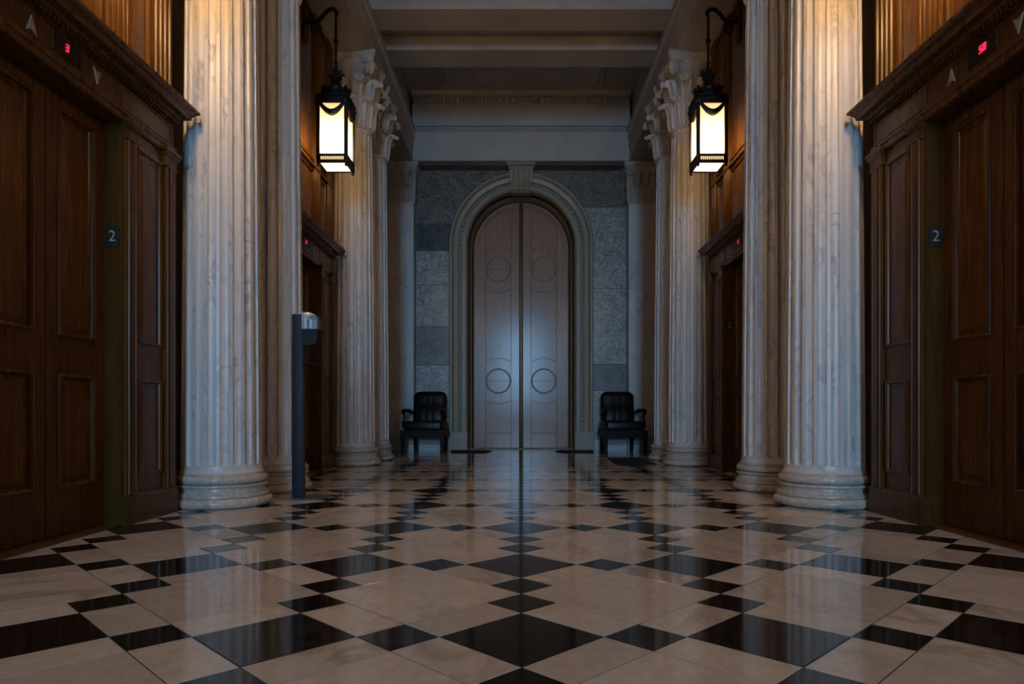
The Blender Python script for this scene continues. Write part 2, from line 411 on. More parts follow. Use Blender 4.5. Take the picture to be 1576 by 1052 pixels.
# masonry core around the door recess
core = [(-XW, 0), (-.93, 0)] + arch_pts(.93, 0)[1:-1] + [(.93, 0), (XW, 0), (XW, ZC), (-XW, ZC)]
bk = MB()
ap = arch_pts(.93, 0)
half = len(ap)//2
left = [(-XW, 0)] + ap[:half+1] + [(0, ZC), (-XW, ZC)]
right = [(0, ZC)] + ap[half:] + [(XW, 0), (XW, ZC)]
for pl in (left, right): bk.prism([(x+CX, z) for x, z in pl], YE+.06, YE+.6)
wall_end = struct(bk.build('wall_end', 'surround', smooth=False), 'end wall faced with slabs of grey green marble around an arched door')
mb = MB(); mb.box(CX-XW, CX+XW, YE+.6, YE+.7, 0, ZC); mb.build('backing', 'wallside', wall_end, smooth=False)
def slab(z0, z1, s, mt, xin=None):
    R = 1.15; n = 14
    zs = [z0+(z1-z0)*k/n for k in range(n+1)]
    edge = []
    for q, z in enumerate(zs):
        x = R if z <= ZSP else (math.sqrt(max(0, R*R-(z-ZSP)**2)) if z-ZSP < R else 0)
        if not edge or abs(edge[-1][0]-x) > 1e-4 or q == n: edge.append((x, z))
    if edge[-1][0] < .15 and z1 - ZSP > R: edge = [e for e in edge if e[0] > .17] + [(.0, ZSP+R), (.0, z1)]
    poly = [(XA-.01, z0)] + edge + [(XA-.01, z1)]
    poly = [(CX+s*x, z) for x, z in poly]
    b = MB(); b.prism(poly, YE, YE+.058, .002)
    b.build('marble_slab', mt, wall_end, smooth=False)
g = .004
for s, rows in ((-1, [(.25,1.40,'panel_light'),(1.40,2.03,'panel_mid'),(2.03,2.72,'panel_light'),(2.72,3.28,'panel_light'),(3.28,3.72,'panel_dark'),(3.72,4.63,'panel_mid')]),
                (1, [(.25,.98,'panel_light'),(.98,1.41,'panel_mid'),(1.41,2.66,'panel_light'),(2.66,4.0,'panel_light'),(4.0,4.63,'panel_mid')])):
    for z0, z1, mt in rows: slab(z0+g/2, z1-g/2, s, mt)
# skirting
for s in (-1, 1):
    b = MB(); xa, xb = sorted((CX+s*1.19, CX+s*XA))
    prof = [(YE, .25), (YE-.02, .25), (YE-.03, .23), (YE-.03, .20), (YE-.05, .17), (YE-.05, .12), (YE-.07, .10), (YE-.07, 0), (YE, 0)]
    b.grid([[(x, y, z) for y, z in prof] for x in (xa, xb)], cu=True); b.face([(xa, y, z) for y, z in prof]); b.face([(xb, y, z) for y, z in prof])
    struct(b.build('baseboard_'+('end_left' if s < 0 else 'end_right'), 'column', smooth=False))
# frieze across the end wall
b = MB()
prof = [(11.9, ZS), (10.97, ZS), (10.97, 5.12), (10.94, 5.122), (10.94, 5.135), (10.99, 5.137), (10.99, 5.208), (10.94, 5.21), (10.94, 5.225), (10.97, 5.228), (10.97, 5.545), (10.94, 5.55), (10.94, 5.565), (11.0, 5.57), (11.0, 5.68), (10.88, 5.685), (10.88, ZC), (11.9, ZC)]
b.grid([[(x, y, z) for y, z in prof] for x in (CX-XA-.01, CX+XA+.01)], cu=True)
fz = struct(b.build('trim_3', 'frieze', smooth=False), 'grey stone frieze above the arched door')
b = MB(); b.box(CX-XA, CX+XA, 11.02, 11.3, 4.60, ZS); b.build('dark_fillet', 'wallside', fz, smooth=False)  # dark moulding strip under the frieze, in the brown wall marble
em = None
eg = MB(); eg.ball((0, 0, 0), .037, .055, .052, 10, 6)
egm = eg.mesh('egg', 'frieze')
for k in range(31):
    link('egg', egm, fz, (CX+(k-15)*.113, 10.965, 5.625))
b = MB()
for k in range(30):
    x = CX+(k-14.5)*.113; b.box(x-.008, x+.008, 10.94, 11.0, 5.572, 5.678)
stuff(b.build('dart_row', 'frieze', fz, smooth=False))
b = MB()
for k in range(92):
    x = CX-1.71+k*.0376; b.ball((x, 10.975, 5.172), .015, .025, .034 if k % 2 else .02, 6, 4)
stuff(b.build('leaf_band', 'frieze', fz))

# arched door surround
def arch_sweep(mb, R, z0, prof, n=48, zs=ZSP):
    """prof: closed list of (d outwards, y)"""
    rows = [[(CX-(R+d), y, z0) for d, y in prof]]
    for k in range(n+1):
        t = PI*k/n; rows.append([(CX-(R+d)*math.cos(t), y, zs+(R+d)*math.sin(t)) for d, y in prof])
    rows.append([(CX+(R+d), y, z0) for d, y in prof])
    mb.grid(rows, cu=True); mb.face(rows[0]); mb.face(rows[-1])
sur = struct(link('trim_4', None), 'buff stone arch moulding with beads around the tall door')
b = MB(); y0 = YE
arch_sweep(b, .88, .30, [(0, y0+.1), (0, y0-.05), (.015, y0-.065), (.03, y0-.05), (.085, y0-.05), (.09, y0-.01), (.15, y0-.01), (.155, y0-.06), (.22, y0-.075), (.235, y0-.10), (.255, y0-.125), (.285, y0-.125), (.30, y0-.10), (.305, y0+.02), (.305, y0+.1)])
b.build('arch_moulding', 'surround', sur)
b = MB()
def bead_at(mb, R, y, r, step):
    z = .34
    while z < ZSP:
        for s in (-1, 1): mb.ball((CX+s*R, y, z), r, r*.9, r*1.25, 6, 4)
        z += step
    n = int(PI*R/step)
    for k in range(n+1):
        t = PI*k/n; mb.ball((CX-R*math.cos(t), y, ZSP+R*math.sin(t)), r, r*.9, r, 6, 4)
bead_at(b, .88+.12, y0-.025, .028, .078)
stuff(b.build('bead_moulding', 'surround', sur))
for s in (-1, 1):
    b = MB(); xa, xb = sorted((CX+s*.875, CX+s*1.195)); b.rbox(xa, xb, y0-.14, y0+.1, 0, .30, .006, 1); b.build('plinth_block', 'surround', sur)
# keystone console
b = MB(); yk = YE-.10
b.loops([[(CX+sx*w, y, z) for sx, y in ((-1, YE+.05), (1, YE+.05), (1, yk-d), (-1, yk-d))] for w, d, z in ((.155,.02,4.20),(.165,.06,4.23),(.17,.08,4.27),(.168,.07,4.32),(.172,.05,4.36),(.18,.05,4.45),(.185,.09,4.53),(.19,.10,4.55))])
ks = b.build('keystone', 'surround', sur)
b = MB(); b.loops([[(CX+sx*w, y, z) for sx, y in ((-1, YE+.05), (1, YE+.05), (1, yk-d), (-1, yk-d))] for w, d, z in ((.195,.10,4.55),(.20,.115,4.57),(.20,.115,4.59),(.235,.15,4.63),(.235,.15,4.66))])
b.build('keystone_cap', 'surround', ks)
for x in (-.115, -.045, .045, .115):
    b = MB(); b.tube([(CX+x*1.08, yk-.075, 4.54), (CX+x*1.06, yk-.045, 4.46), (CX+x*1.02, yk-.045, 4.38), (CX+x, yk-.07, 4.31), (CX+x, yk-.078, 4.26), (CX+x, yk-.05, 4.22)], [.026,.028,.025,.03,.03,.014], 8)
    b.build('scroll_rib', 'surround', ks)
b = MB(); b.tube([(CX-.175, yk-.05, 4.265), (CX+.175, yk-.05, 4.265)], .045, 14); b.build('scroll', 'surround', ks)
for s in (-1, 1):
    b = MB()
    for k in range(5): b.ball((CX+s*(.205+.012*(k % 2)), yk+.05, 4.42+k*.03), .03, .03, .016, 8, 4)
    b.build('leaf_tuft', 'surround', ks)

# door
YD = YE+.32
door = struct(link('door_1', None, None, (CX, YD, 0)), 'tall arched double door of pale oak with round panels')
RD = .80
b = MB(); cx_ = CX; CXs = CX
def arch_sweep_local(mb, R, z0, prof, n=48):
    rows = [[(-(R+d), y, z0) for d, y in prof]]
    for k in range(n+1):
        t = PI*k/n; rows.append([(-(R+d)*math.cos(t), y, ZSP+(R+d)*math.sin(t)) for d, y in prof])
    rows.append([((R+d), y, z0) for d, y in prof]); mb.grid(rows, cu=True); mb.face(rows[0]); mb.face(rows[-1])
arch_sweep_local(b, RD+.004, 0, [(0, .06), (0, -.03), (.02, -.045), (.03, -.03), (.045, -.03), (.05, -.06), (.075, -.07), (.09, -.05), (.125, -.05), (.125, .06)])
b.build('door_frame', 'bronze', door)
b = MB(); b.box(-.93, .93, -.10, .06, 0, .012); b.build('threshold', 'bronze', door, smooth=False)
def leafx(z, R): return R if z <= ZSP else math.sqrt(max(0, R*R-(z-ZSP)**2))
CP = .385; PW = .215                                     # centre and half-width of the panel field
def arc(cx, cz, R, a0, a1, n=14): return [(cx+R*math.cos(a0+(a1-a0)*k/n), cz+R*math.sin(a0+(a1-a0)*k/n)) for k in range(n+1)]
def leaf(s):
    b = MB()
    outl = [(0, .015), (RD, .015)] + [(leafx(z, RD), z) for z in [ZSP+RD*math.sin(PI/2*k/20) for k in range(21)]]
    outl[-1] = (0, ZSP+RD)
    b.prism([(s*x, z) for x, z in outl], .0, .05)
    lf = b.build('door_leaf', 'door', door, smooth=False)
    def piece(name, poly, y0=-.008, ch=.004, mat='door'):
        p = MB(); p.prism([(s*x, z) for x, z in poly], y0, .001, ch); return p.build(name, mat, lf, smooth=False)
    g = .0025
    xi, xo = CP-PW, CP+PW
    zt = 4.0
    # stiles, rail
    ztop = ZSP+.16
    piece('inner_stile', [(.03, .02), (xi-g, .02), (xi-g, ZSP+.60), (.03, ZSP+.70)])
    piece('outer_stile', [(xo+g, .02), (RD-.006, .02), (RD-.006, ZSP)] + [(leafx(z, RD-.006), z) for z in (ZSP+.1, ZSP+.2, ZSP+.3, ZSP+.42)] + [(xo+g, ZSP+.45)])
    piece('bottom_rail', [(xi+g, .02), (xo-g, .02), (xo-g, .27), (xi+g, .27)])
    # roundels: block with a turned circle between two shallow arcs
    R1, R2 = .205, .385
    th = math.acos((PW-g)/R2)
    Z1, Z2 = 1.15, 3.03
    for cz in (Z1, Z2):
        blk = arc(CP, cz, R2-g, th, PI-th) + arc(CP, cz, R2-g, PI+th, 2*PI-th)
        piece('roundel_block', blk, -.010)
        ring = MB(); n = 40
        rows = []
        for k in range(n):
            t = 2*PI*k/n
            rows.append([(s*(CP+(R1+d)*math.cos(t)), y, cz+(R1+d)*math.sin(t)) for d, y in ((-.013, -.009), (-.009, -.013), (0, -.015), (.009, -.013), (.013, -.009))])
        ring.grid(rows, cv=True); ring.build('roundel_ring', 'door', lf)
        for up in (0, 1):
            piece('roundel_half', [(x, z) for x, z in arc(CP, cz, R1-.014, PI*up+.01, PI*up+PI-.01, 18)], -.015, .003)
    # panels
    piece('panel', [(xi+g, .275), (xo-g, .275)] + arc(CP, Z1, R2+g, 2*PI-th, PI+th), -.006)
    piece('panel', arc(CP, Z1, R2+g, PI-th, th) + arc(CP, Z2, R2+g, 2*PI-th, PI+th), -.006)
    top = [(x, z) for x, z in arc(CP, Z2, R2+g, PI-th, th)]
    rt = RD-.10
    up = [(xo-g, ZSP+math.sqrt(max(0, rt*rt-(xo-g)**2)))] + [(xo-g-(xo-xi-2*g)*k/6, ZSP+math.sqrt(rt*rt-(xo-g-(xo-xi-2*g)*k/6)**2)) for k in range(1, 7)]
    piece('panel', top + up, -.006)
    for RR in (RD-.045, RD-.075):
        b2 = MB(); rows = []
        for k in range(25):
            t = PI/2*k/24*.985
            rows.append([(s*(RR+d)*math.sin(t+.03), y, ZSP+(RR+d)*math.cos(t+.03)) for d, y in ((-.01, -.005), (-.007, -.016), (.007, -.016), (.01, -.005))])
        b2.grid(rows); b2.build('arch_bead', 'door', lf)
    return lf
leaf(-1); leaf(1)
b = MB(); b.rbox(-.033, .033, -.03, .0, .016, ZSP+RD-.01, .008, 2); b.build('meeting_strip', 'bronze', door)

# ------------------------------------------------------------------ columns
def shaft_mesh():
    z0, z1 = .202, 3.83; N = 20; r0, r1 = .243, .213
    def rad(z): t = (z-z0)/(z1-z0); return r0+(r1-r0)*(t**1.25)
    fz0, fz1 = .260, 3.775
    ss = [-1.43, -1.0, -.985, -.93, -.78, -.4, 0, .4, .78, .93, .985, 1.0]
    hw = 2*PI/N*.35
    zs = [z0, z0+.008, z0+.018, z0+.028, fz0-.003]
    e = .0265
    zs += [fz0+e*(1-math.cos(PI/2*k/9)) for k in range(10)]
    zs += [fz0+e+(fz1-fz0-2*e)*k/16 for k in range(1, 16)]
    zs += [fz1-e*(1-math.cos(PI/2*k/9)) for k in range(9, -1, -1)] + [fz1+.004, z1-.03, z1]
    mb = MB(); rows = []
    for i, z in enumerate(zs):
        row = []; t = 0
        if z < fz0+e: t = (fz0+e-z)/e
        if z > fz1-e: t = (z-(fz1-e))/e
        R = rad(z)
        if z < z0+.05: R += .020*(1-(z-z0)/.05)**2
        for k in range(N):
            for s in ss:
                q = 1-s*s-t*t
                d = .0175*math.sqrt(1-(s*s+t*t)**2) if q > 0 else 0
                a = 2*PI*(k+.5)/N + s*hw
                row.append(((R-d)*math.cos(a), (R-d)*math.sin(a), z))
        rows.append(row)
    mb.grid(rows, cu=True)
    return mb.mesh('shaft', 'column', True, 32)
def base_mesh():
    mb = MB(); p = []
    def torus(rc, zc, r, n=9, sq=1.0): return [(rc+r*math.cos(-PI/2+PI*k/(n-1)), zc+r*sq*math.sin(-PI/2+PI*k/(n-1))) for k in range(n)]
    p += [(.20, 0), (.275, 0), (.285, .003)] + torus(.281, .034, .031) + [(.290, .067), (.292, .069), (.292, .083)]
    p += [(.284, .086), (.272, .098), (.266, .112), (.267, .124), (.276, .130), (.284, .132), (.284, .146)]
    p += [(.255, .149)] + torus(.257, .176, .026, 11) + [(.254, .203), (.262, .205), (.262, .214), (.2, .215)]
    mb.lathe(p, 64); return mb.mesh('base', 'column_base', True, 40)
def bell_r(t): return .205+.012*t+.05*max(0, t-.55)**1.5/.3
HC = .83; ZCAP = 3.83
def leaf_mesh(H, W, curl, name='acanthus_leaf', R0=.212, mat='capital', flat=False):
    prof = [(0, 0), (.012, .18), (.018, .38), (.024, .58), (.036, .76), (.06, .90), (.092, .98), (.122, .97), (.135, .91), (.128, .86)]
    n = len(prof); NU = 13; front, backr = [], []
    for i, (o, zf) in enumerate(prof):
        v = i/(n-1)
        w = W*(.82+.18*math.sin(PI*min(1, v*1.15))) * (1 if v < .65 else (1-((v-.65)/.35)**2*.55))
        w *= .72+.28*abs(math.sin(v*PI*4.0+.4))
        rf, rb = [], []
        for j in range(NU):
            u = -1+2*j/(NU-1); x = u*w/2
            rip = .013*math.cos(u*PI*3)*(.4+.6*abs(u)) + .018*(1-abs(u)*2.2 if abs(u) < .45 else 0) - .018*u*u*(.5+v)
            off = o*curl + rip + .010
            if flat: P = (x, -off, zf*H); Q = (x, -off+.014, zf*H-.004*(v > .7))
            else:
                Rr = R0+off; a = x/R0; P = (Rr*math.sin(a), -Rr*math.cos(a), zf*H)
                Rq = Rr-.014; Q = (Rq*math.sin(a), -Rq*math.cos(a), zf*H-.012*(v > .7))
            rf.append(P); rb.append(Q)
        front.append(rf); backr.append(rb)
    mb = MB()
    rows = [f + b[::-1] for f, b in zip(front, backr)]
    mb.grid(rows, cu=True); mb.face(rows[-1]); mb.face(rows[0])
    return mb.mesh(name, mat, True, 50)
def volute_mesh():
    """scroll in the plane (outwards = -y, z), width along x"""
    pts = []
    for k in range(7):
        t = k/6; pts.append((.20+.10*t**1.6, -.24+.215*t))
    c = (.300, -.075)
    r = .085
    for k in range(1, 34):
        a = PI/2 - k*PI/9; rr = r*(1-k/37)
        pts.append((c[0]+rr*math.cos(a)*1.0, c[1]+rr*math.sin(a)+.0))
    mb = MB(); rows = []
    for i, (o, z) in enumerate(pts):
        p, q = pts[max(0, i-1)], pts[min(len(pts)-1, i+1)]
        tx, tz = q[0]-p[0], q[1]-p[1]; l = math.hypot(tx, tz) or 1; nx, nz = -tz/l, tx/l
        th = .011 if i > 8 else .014; w = .042 if i > 6 else .022+.020*i/6
        rows.append([(sx*w*ww, -(o+nx*th*k), z+nz*th*k) for sx, k, ww in ((-1, -1, 1), (1, -1, 1), (1, 1, .8), (.3, .4, 1), (-.3, .4, 1), (-1, 1, .8))])
    mb.grid(rows, cu=True); mb.face(rows[-1]); mb.face(rows[0])
    mb.ball((0, -c[0], c[1]), .05, .02, .02, 10, 6)
    return mb.mesh('volute', 'capital', True, 45)
def abacus_loop(k, z, hs=.312, dip=.062, ch=.045):
    pts = []
    for q in range(4):
        a = PI/2*q; n = 10
        for j in range(n+1):
            u = -1+2*j/n; x = u*(hs-ch*.5); y = -(hs - dip*(1-u*u))
            x *= k; y *= k; ca, sa = math.cos(a), math.sin(a)
            pts.append((x*ca-y*sa, x*sa+y*ca, z))
    return pts
def flower_mesh():
    mb = MB()
    for k in range(6):
        a = 2*PI*k/6; mb.ball((.03*math.cos(a), -.0, .03*math.sin(a)), .022, .016, .022, 8, 5)
    mb.ball((0, -.012, 0), .016, .016, .016, 8, 5); return mb.mesh('flower', 'capital')
shaft_m, base_m = shaft_mesh(), base_mesh()
bell = MB(); bell.lathe([(.205, -.0), (.232, .0), (.236, .012), (.232, .024), (.215, .03), (.208, .05), (.21, .3), (.218, .5), (.24, .64), (.268, .74), (.25, .75)], 32)
bell_m = bell.mesh('capital', 'capital')
ab = MB(); ab.loops([abacus_loop(.90, .725), abacus_loop(.92, .755), abacus_loop(.97, .775), abacus_loop(.97, .785), abacus_loop(1.0, .795), abacus_loop(1.0, .828)])
abacus_m = ab.mesh('abacus', 'capital', True, 30)
leafA, leafB = leaf_mesh(.30, .155, .95), leaf_mesh(.52, .15, 1.2)
vol_m, flo_m = volute_mesh(), flower_mesh()
def column(loc, label):
    t = thing('marble_column', label, 'column', loc, 0, 'fluted marble columns along the hall')
    link('base', base_m, t); link('shaft', shaft_m, t)
    cp = link('capital', bell_m, t, (0, 0, ZCAP))
    link('abacus', abacus_m, cp)
    for k in range(8):
        link('acanthus_leaf', leafA, cp, (0, 0, .03), 2*PI*k/8)
        link('acanthus_leaf', leafB, cp, (0, 0, .03), 2*PI*(k+.5)/8)
    for k in range(4):
        link('volute', vol_m, cp, (0, 0, .74), PI/4+PI/2*k)
        link('flower', flo_m, cp, (.255*math.sin(PI/2*k), -.255*math.cos(PI/2*k), .775), PI/2*k)
    return t
XC = 1.95
LB = {(-1,0): 'thick fluted white marble column at left, nearest the viewer beside dark elevator doors',
      (-1,1): 'fluted marble column at left directly behind the hand sanitizer stand',
      (-1,2): 'fluted marble column just beyond the left lantern and far left elevator',
      (-1,3): 'fluted marble column at left closest to the black armchair by the wall',
      (1,0): 'thick fluted white marble column at right, nearest the viewer beside dark elevator doors',
      (1,1): 'fluted marble column at right, second from the viewer, half hidden by the nearest one',
      (1,2): 'fluted marble column just beyond the right lantern and far right elevator',
      (1,3): 'fluted marble column at right closest to the black armchair by the wall'}
for s in (-1, 1):
    for k, y in enumerate(COLY): column((CX+s*XC, y, 0), LB[(s, k)])

# pilasters on the end wall
leafP = leaf_mesh(.25, .15, 1.0, flat=True); leafQ = leaf_mesh(.44, .13, 1.2, flat=True)
for s, lab in ((-1, 'flat stone pilaster with leafy capital behind the left armchair'), (1, 'flat stone pilaster with leafy capital behind the right armchair')):
    t = thing('pilaster', lab, 'pilaster', (CX+s*1.965, 11.05, 0), 0, 'pilasters on the end wall')
    b = MB(); b.box(-.222, .222, 0, .198, .26, 3.99); b.build('shaft', 'column', t, smooth=False)
    b = MB()
    pr = [(.07, 0), (.07, .10), (.05, .12), (.05, .17), (.03, .19), (.03, .225), (.012, .24), (0, .26)]
    b.loops([[(-.222-d*.2, -d, z), (.222+d*.2, -d, z), (.222+d*.2, .198, z), (-.222-d*.2, .198, z)] for d, z in pr]); b.build('base', 'column', t, smooth=False)
    b = MB()
    b.loops([[(-.222-d, -d, z), (.222+d, -d, z), (.222+d, .198, z), (-.222-d, .198, z)] for d, z in ((0, 3.99), (.02, 3.995), (.02, 4.02), (.0, 4.03), (.0, 4.35), (.03, 4.5), (.05, 4.56))])
    cp = b.build('capital', 'capital', t, smooth=False)
    b = MB(); b.loops([[(-.222-d, -d, z), (.222+d, -d, z), (.222+d, .198, z), (-.222-d, .198, z)] for d, z in ((.05, 4.56), (.065, 4.58), (.065, 4.59), (.08, 4.60), (.08, 4.655))]); b.build('abacus', 'capital', cp, smooth=False)
    for x in (-.15, 0, .15): link('acanthus_leaf', leafP, cp, (x, 0, 4.03))
    for x in (-.21, -.075, .075, .21): link('acanthus_leaf', leafQ, cp, (x, 0, 4.03))
    for q in (-1, 1):
        b = MB(); pts = []
        for k in range(26):
            a = PI/2 - q*k*PI/8; r = .065*(1-k/30); pts.append((q*.215+r*math.cos(a)*1, -.075, 4.49+r*math.sin(a)))
        b.tube(pts, .013, 6); b.build('volute', 'capital', cp)
    b = MB(); b.ball((0, -.08, 4.62), .045, .03, .04, 10, 6); b.build('flower', 'capital', cp)

# ------------------------------------------------------------------ elevator entrances
PANEL = [(0, -.002), (.004, -.010), (.012, -.012), (.020, -.004), (.024, .010), (.030, .014), (.058, .002), (.061, .001)]
def digits_mb(txt, h, w, gap):
    seg = {'2':'abged','3':'abgcd','5':'afgcd','0':'abcdef','1':'bc'}
    mb = MB(); th = h*.13
    x = -(len(txt)*w+(len(txt)-1)*gap)/2
    for ch in txt:
        for sgm in seg[ch]:
            r = {'a':(0,w,h-th,h),'d':(0,w,0,th),'g':(0,w,h/2-th/2,h/2+th/2),'b':(w-th,w,h/2,h),'c':(w-th,w,0,h/2),'f':(0,th,h/2,h),'e':(0,th,0,h/2)}[sgm]
            mb.box(x+r[0], x+r[1], -.003, .002, r[2], r[3])
        x += w+gap
    i0 = 0
    mb.xform(Matrix(((1,0,.12,0),(0,1,0,0),(0,0,1,0),(0,0,0,1))))
    return mb
def text_mesh(txt, size, mat):
    cu = bpy.data.curves.new('numeral', 'FONT'); cu.body = txt; cu.size = size; cu.align_x = 'CENTER'; cu.align_y = 'CENTER'; cu.extrude = .001
    ob = bpy.data.objects.new('numeral', cu); COL.objects.link(ob)
    bpy.context.view_layer.update()
    me = bpy.data.meshes.new_from_object(ob.evaluated_get(bpy.context.evaluated_depsgraph_get()))
    bpy.data.objects.remove(ob); me.name = 'numeral'; me.materials.clear(); me.materials.append(M[mat]); return me
NUM2 = text_mesh('2', .08, 'ink')
def entrance(loc, rotz, label):
    t = thing('elevator_entrance', label, 'elevator', loc, rotz, 'elevator entrances')
    OW, HW, OH = .44, .965, 2.10
    # jamb bodies, header body
    for s in (-1, 1):
        b = MB(); x0, x1 = sorted((s*OW, s*HW)); b.box(x0, x1, 0, .195, 0, 2.13)
        jb = b.build('jamb', 'wood', t, smooth=False)
        # side panels between the small pilasters
        for z0, z1 in ((.25, .775), (.965, 2.03)):
            p = MB(); xa, xb = sorted((s*.565, s*.815)); p.rings(xa, xb, z0, z1, [(d, y-.004) for d, y in PANEL], back=.002); p.build('panel', 'wood_pan', jb, smooth=False)
        # skirting
        p = MB(); xa, xb = sorted((s*(OW-.004), s*(HW+.004))); p.loops([[(xa, y, z), (xb, y, z), (xb, .1, z), (xa, .1, z)] for y, z in ((-.027, 0), (-.027, .135), (-.023, .15), (-.018, .155))])
        p.build('skirting', 'wood', jb, smooth=False)
        for xm, wd in ((.502, .050), (.90, .060)):
            p = MB(); xa, xb = s*xm-wd, s*xm+wd
            p.box(xa, xb, -.018, .002, .155, 2.04)
            for k in (-1, 1): p.tube([(s*xm+k*wd*.62, -.018, .158), (s*xm+k*wd*.62, -.018, 2.03)], .010, 8)
            p.box(s*xm-wd*.28, s*xm+wd*.28, -.023, -.017, .158, 2.03)
            pl = p.build('pilaster', 'wood_pan', jb, smooth=True)
            p = MB(); p.loops([[(xa-d, -.018-d, z), (xb+d, -.018-d, z), (xb+d, .002, z), (xa-d, .002, z)] for d, z in ((.0, 2.02), (.008, 2.025), (.008, 2.035), (.002, 2.04), (.004, 2.075), (.016, 2.095), (.016, 2.105), (.024, 2.11), (.024, 2.13))])
            p.build('pilaster_cap', 'wood', jb, smooth=False)
        # floor number plate on the reveal
        p = MB(); xa = s*OW; x0, x1 = sorted((xa, xa-s*.004)); p.box(x0, x1, .012, .088, 1.455, 1.56)
        pt = p.build('number_plate', 'plate', t, smooth=False); pt['label'] = 'dark plate with a pale floor number 2'
        nm = link('numeral', NUM2, pt, (xa-s*.0055, .05, 1.507))
        nm.rotation_euler = (PI/2, 0, -s*PI/2)
    b = MB(); b.box(-HW, HW, 0, .195, 2.13, 2.36); b.box(-OW, OW, 0, .195, OH, 2.13)
    hd = b.build('header', 'wood', t, smooth=False)
    p = MB(); p.grid([[(x, y, z) for y, z in ((.0, 2.105), (-.012, 2.105), (-.018, 2.115), (-.018, 2.135), (-.026, 2.145), (-.026, 2.16), (0, 2.165))] for x in (-HW+.01, HW-.01)], cu=True)
    p.build('architrave_moulding', 'wood', hd, smooth=False)
    for s in (-1, 1):
        p = MB(); xa, xb = sorted((s*.44, s*.95)); p.rings(xa, xb, 2.175, 2.30, [(0, -.002), (.004, -.008), (.012, -.008), (.016, -.001)], back=.001); p.build('frieze_panel', 'wood_pan', hd, smooth=False)
    p = MB()
    for k in range(66):
        x = -.945+k*.029; p.box(x, x+.017, -.034, -.012, 2.312, 2.338)
    p.box(-.955, .955, -.014, .01, 2.305, 2.345)
    stuff(p.build('dentil_row', 'wood', hd, smooth=False))
    W = .935; p = MB()
    pr = [(.02, 2.335), (.03, 2.34), (.042, 2.345), (.045, 2.355), (.082, 2.358), (.085, 2.378), (.092, 2.382), (.105, 2.398), (.118, 2.405), (.12, 2.415), (.12, 2.42)]
    p.loops([[(-W-d, -d, z), (W+d, -d, z), (W+d, .12, z), (-W-d, .12, z)] for d, z in pr])
    cn = p.build('cornice', 'wood', t, smooth=False)
    for s in (-1, 1):
        p = MB(); p.rbox(s*1.045-.012, s*1.045+.012, -.125, -.095, 2.355, 2.39, .008, 2); p.build('corner_pad', 'cream', cn)
    # doors
    p = MB(); p.box(-OW, OW, .165, .19, 0, OH); p.build('shaft_backing', 'blackplastic', t, smooth=False)
    p = MB(); p.box(-OW-.0, OW+.0, .0, .17, 0.001, .008); p.build('sill', 'bronze', t, smooth=False)
    for s in (-1, 1):
        x0, x1 = sorted((s*.003, s*(OW-.001)))
        p = MB(); px0, px1 = x0+.082, x1-.082
        y0, y1 = .095, .13
        p.box(x0, px0, y0, y1, .012, 2.098); p.box(px1, x1, y0, y1, .012, 2.098)
        for z0, z1 in ((.012, .235), (.77, .955), (2.03, 2.098)): p.box(px0, px1, y0, y1, z0, z1)
        dl = p.build('door_leaf', 'wood', t, smooth=False)
        for z0, z1 in ((.235, .77), (.955, 2.03)):
            q = MB(); q.rings(px0-.004, px1+.004, z0-.004, z1+.004, [(d, .095+y) for d, y in PANEL]); q.build('panel', 'wood_pan', dl, smooth=False)
    # call arrows and display
    for s, up in ((-1, 1), (1, -1)):
        p = MB(); x = s*.225; z = 2.235
        tri = [(x-.030, z-up*.036), (x, z-up*.022), (x+.030, z-up*.036), (x, z+up*.040)]
        p.prism(tri, -.006, .001, .001); q = p.build('arrow_lens', 'arrow', t, smooth=False); q['label'] = 'pale frosted arrow pointing ' + ('up' if up > 0 else 'down')
    p = MB(); p.rings(-.10, .10, 2.205, 2.29, [(0, -.004), (.004, -.006), (.008, -.002)], back=.001); p.build('floor_display', 'dispbg', t, smooth=False)
    return t
XE = 2.095; YA, YB = 3.12, 6.62
ENT = [(-1, YA, 'dark wood elevator doors at left, nearest the viewer, with one red digit lit', '3'),
       (1, YA, 'dark wood elevator doors at right, nearest the viewer, with red 50 lit', '50'),
       (-1, YB, 'dark wood elevator entrance at left between the columns under the left lantern', '2'),
       (1, YB, 'dark wood elevator entrance at right between the columns under the right lantern', '1')]
first = None
for s, y, lab, dg in ENT:
    rz = -s*PI/2; lc = (CX+s*XE, y, 0)
    if first is None: first = entrance(lc, rz, lab); freeze(); e = first
    else: e = dup(first, lc, rz, lab)
    dmb = digits_mb(dg, .034, .018, .007)
    d = dmb.build('lit_digits', 'led', e, (0, -.004, 2.237), smooth=False)
    d['label'] = 'glowing red digits'

# carved wood panelling above each entrance
def panelling(loc, rotz, label):
    t = thing('wall_panelling', label, 'panelling', loc, rotz, 'wood panelling above the elevators')
    b = MB(); b.box(-.965, .965, .03, .195, 2.425, 4.65); b.build('backing', 'wood', t, smooth=False)
    for xa, xb in ((-.285, .285), (.50, .735), (-.735, -.50)):
        for z0, z1 in ((2.46, 3.05), (3.15, 4.52)):
            p = MB(); p.rings(xa, xb, z0, z1, [(d, y+.016) for d, y in PANEL], back=.032); p.build('panel', 'wood_pan', t, smooth=False)
    for xm, wd in ((-.86, .10), (-.395, .095), (.395, .095), (.86, .10)):
        p = MB(); p.box(xm-wd, xm+wd, .008, .032, 2.425, 4.65)
        for k in (-.75, -.25, .25, .75): p.tube([(xm+k*wd, .008, 2.43), (xm+k*wd, .008, 4.64)], .013, 8)
        p.build('reeded_strip', 'wood_pan', t)
    for z in (3.09, 4.58):
        p = MB(); p.box(-.965, .965, -.008, .03, z-.012, z+.012); p.build('rail', 'wood', t, smooth=False)
    return t
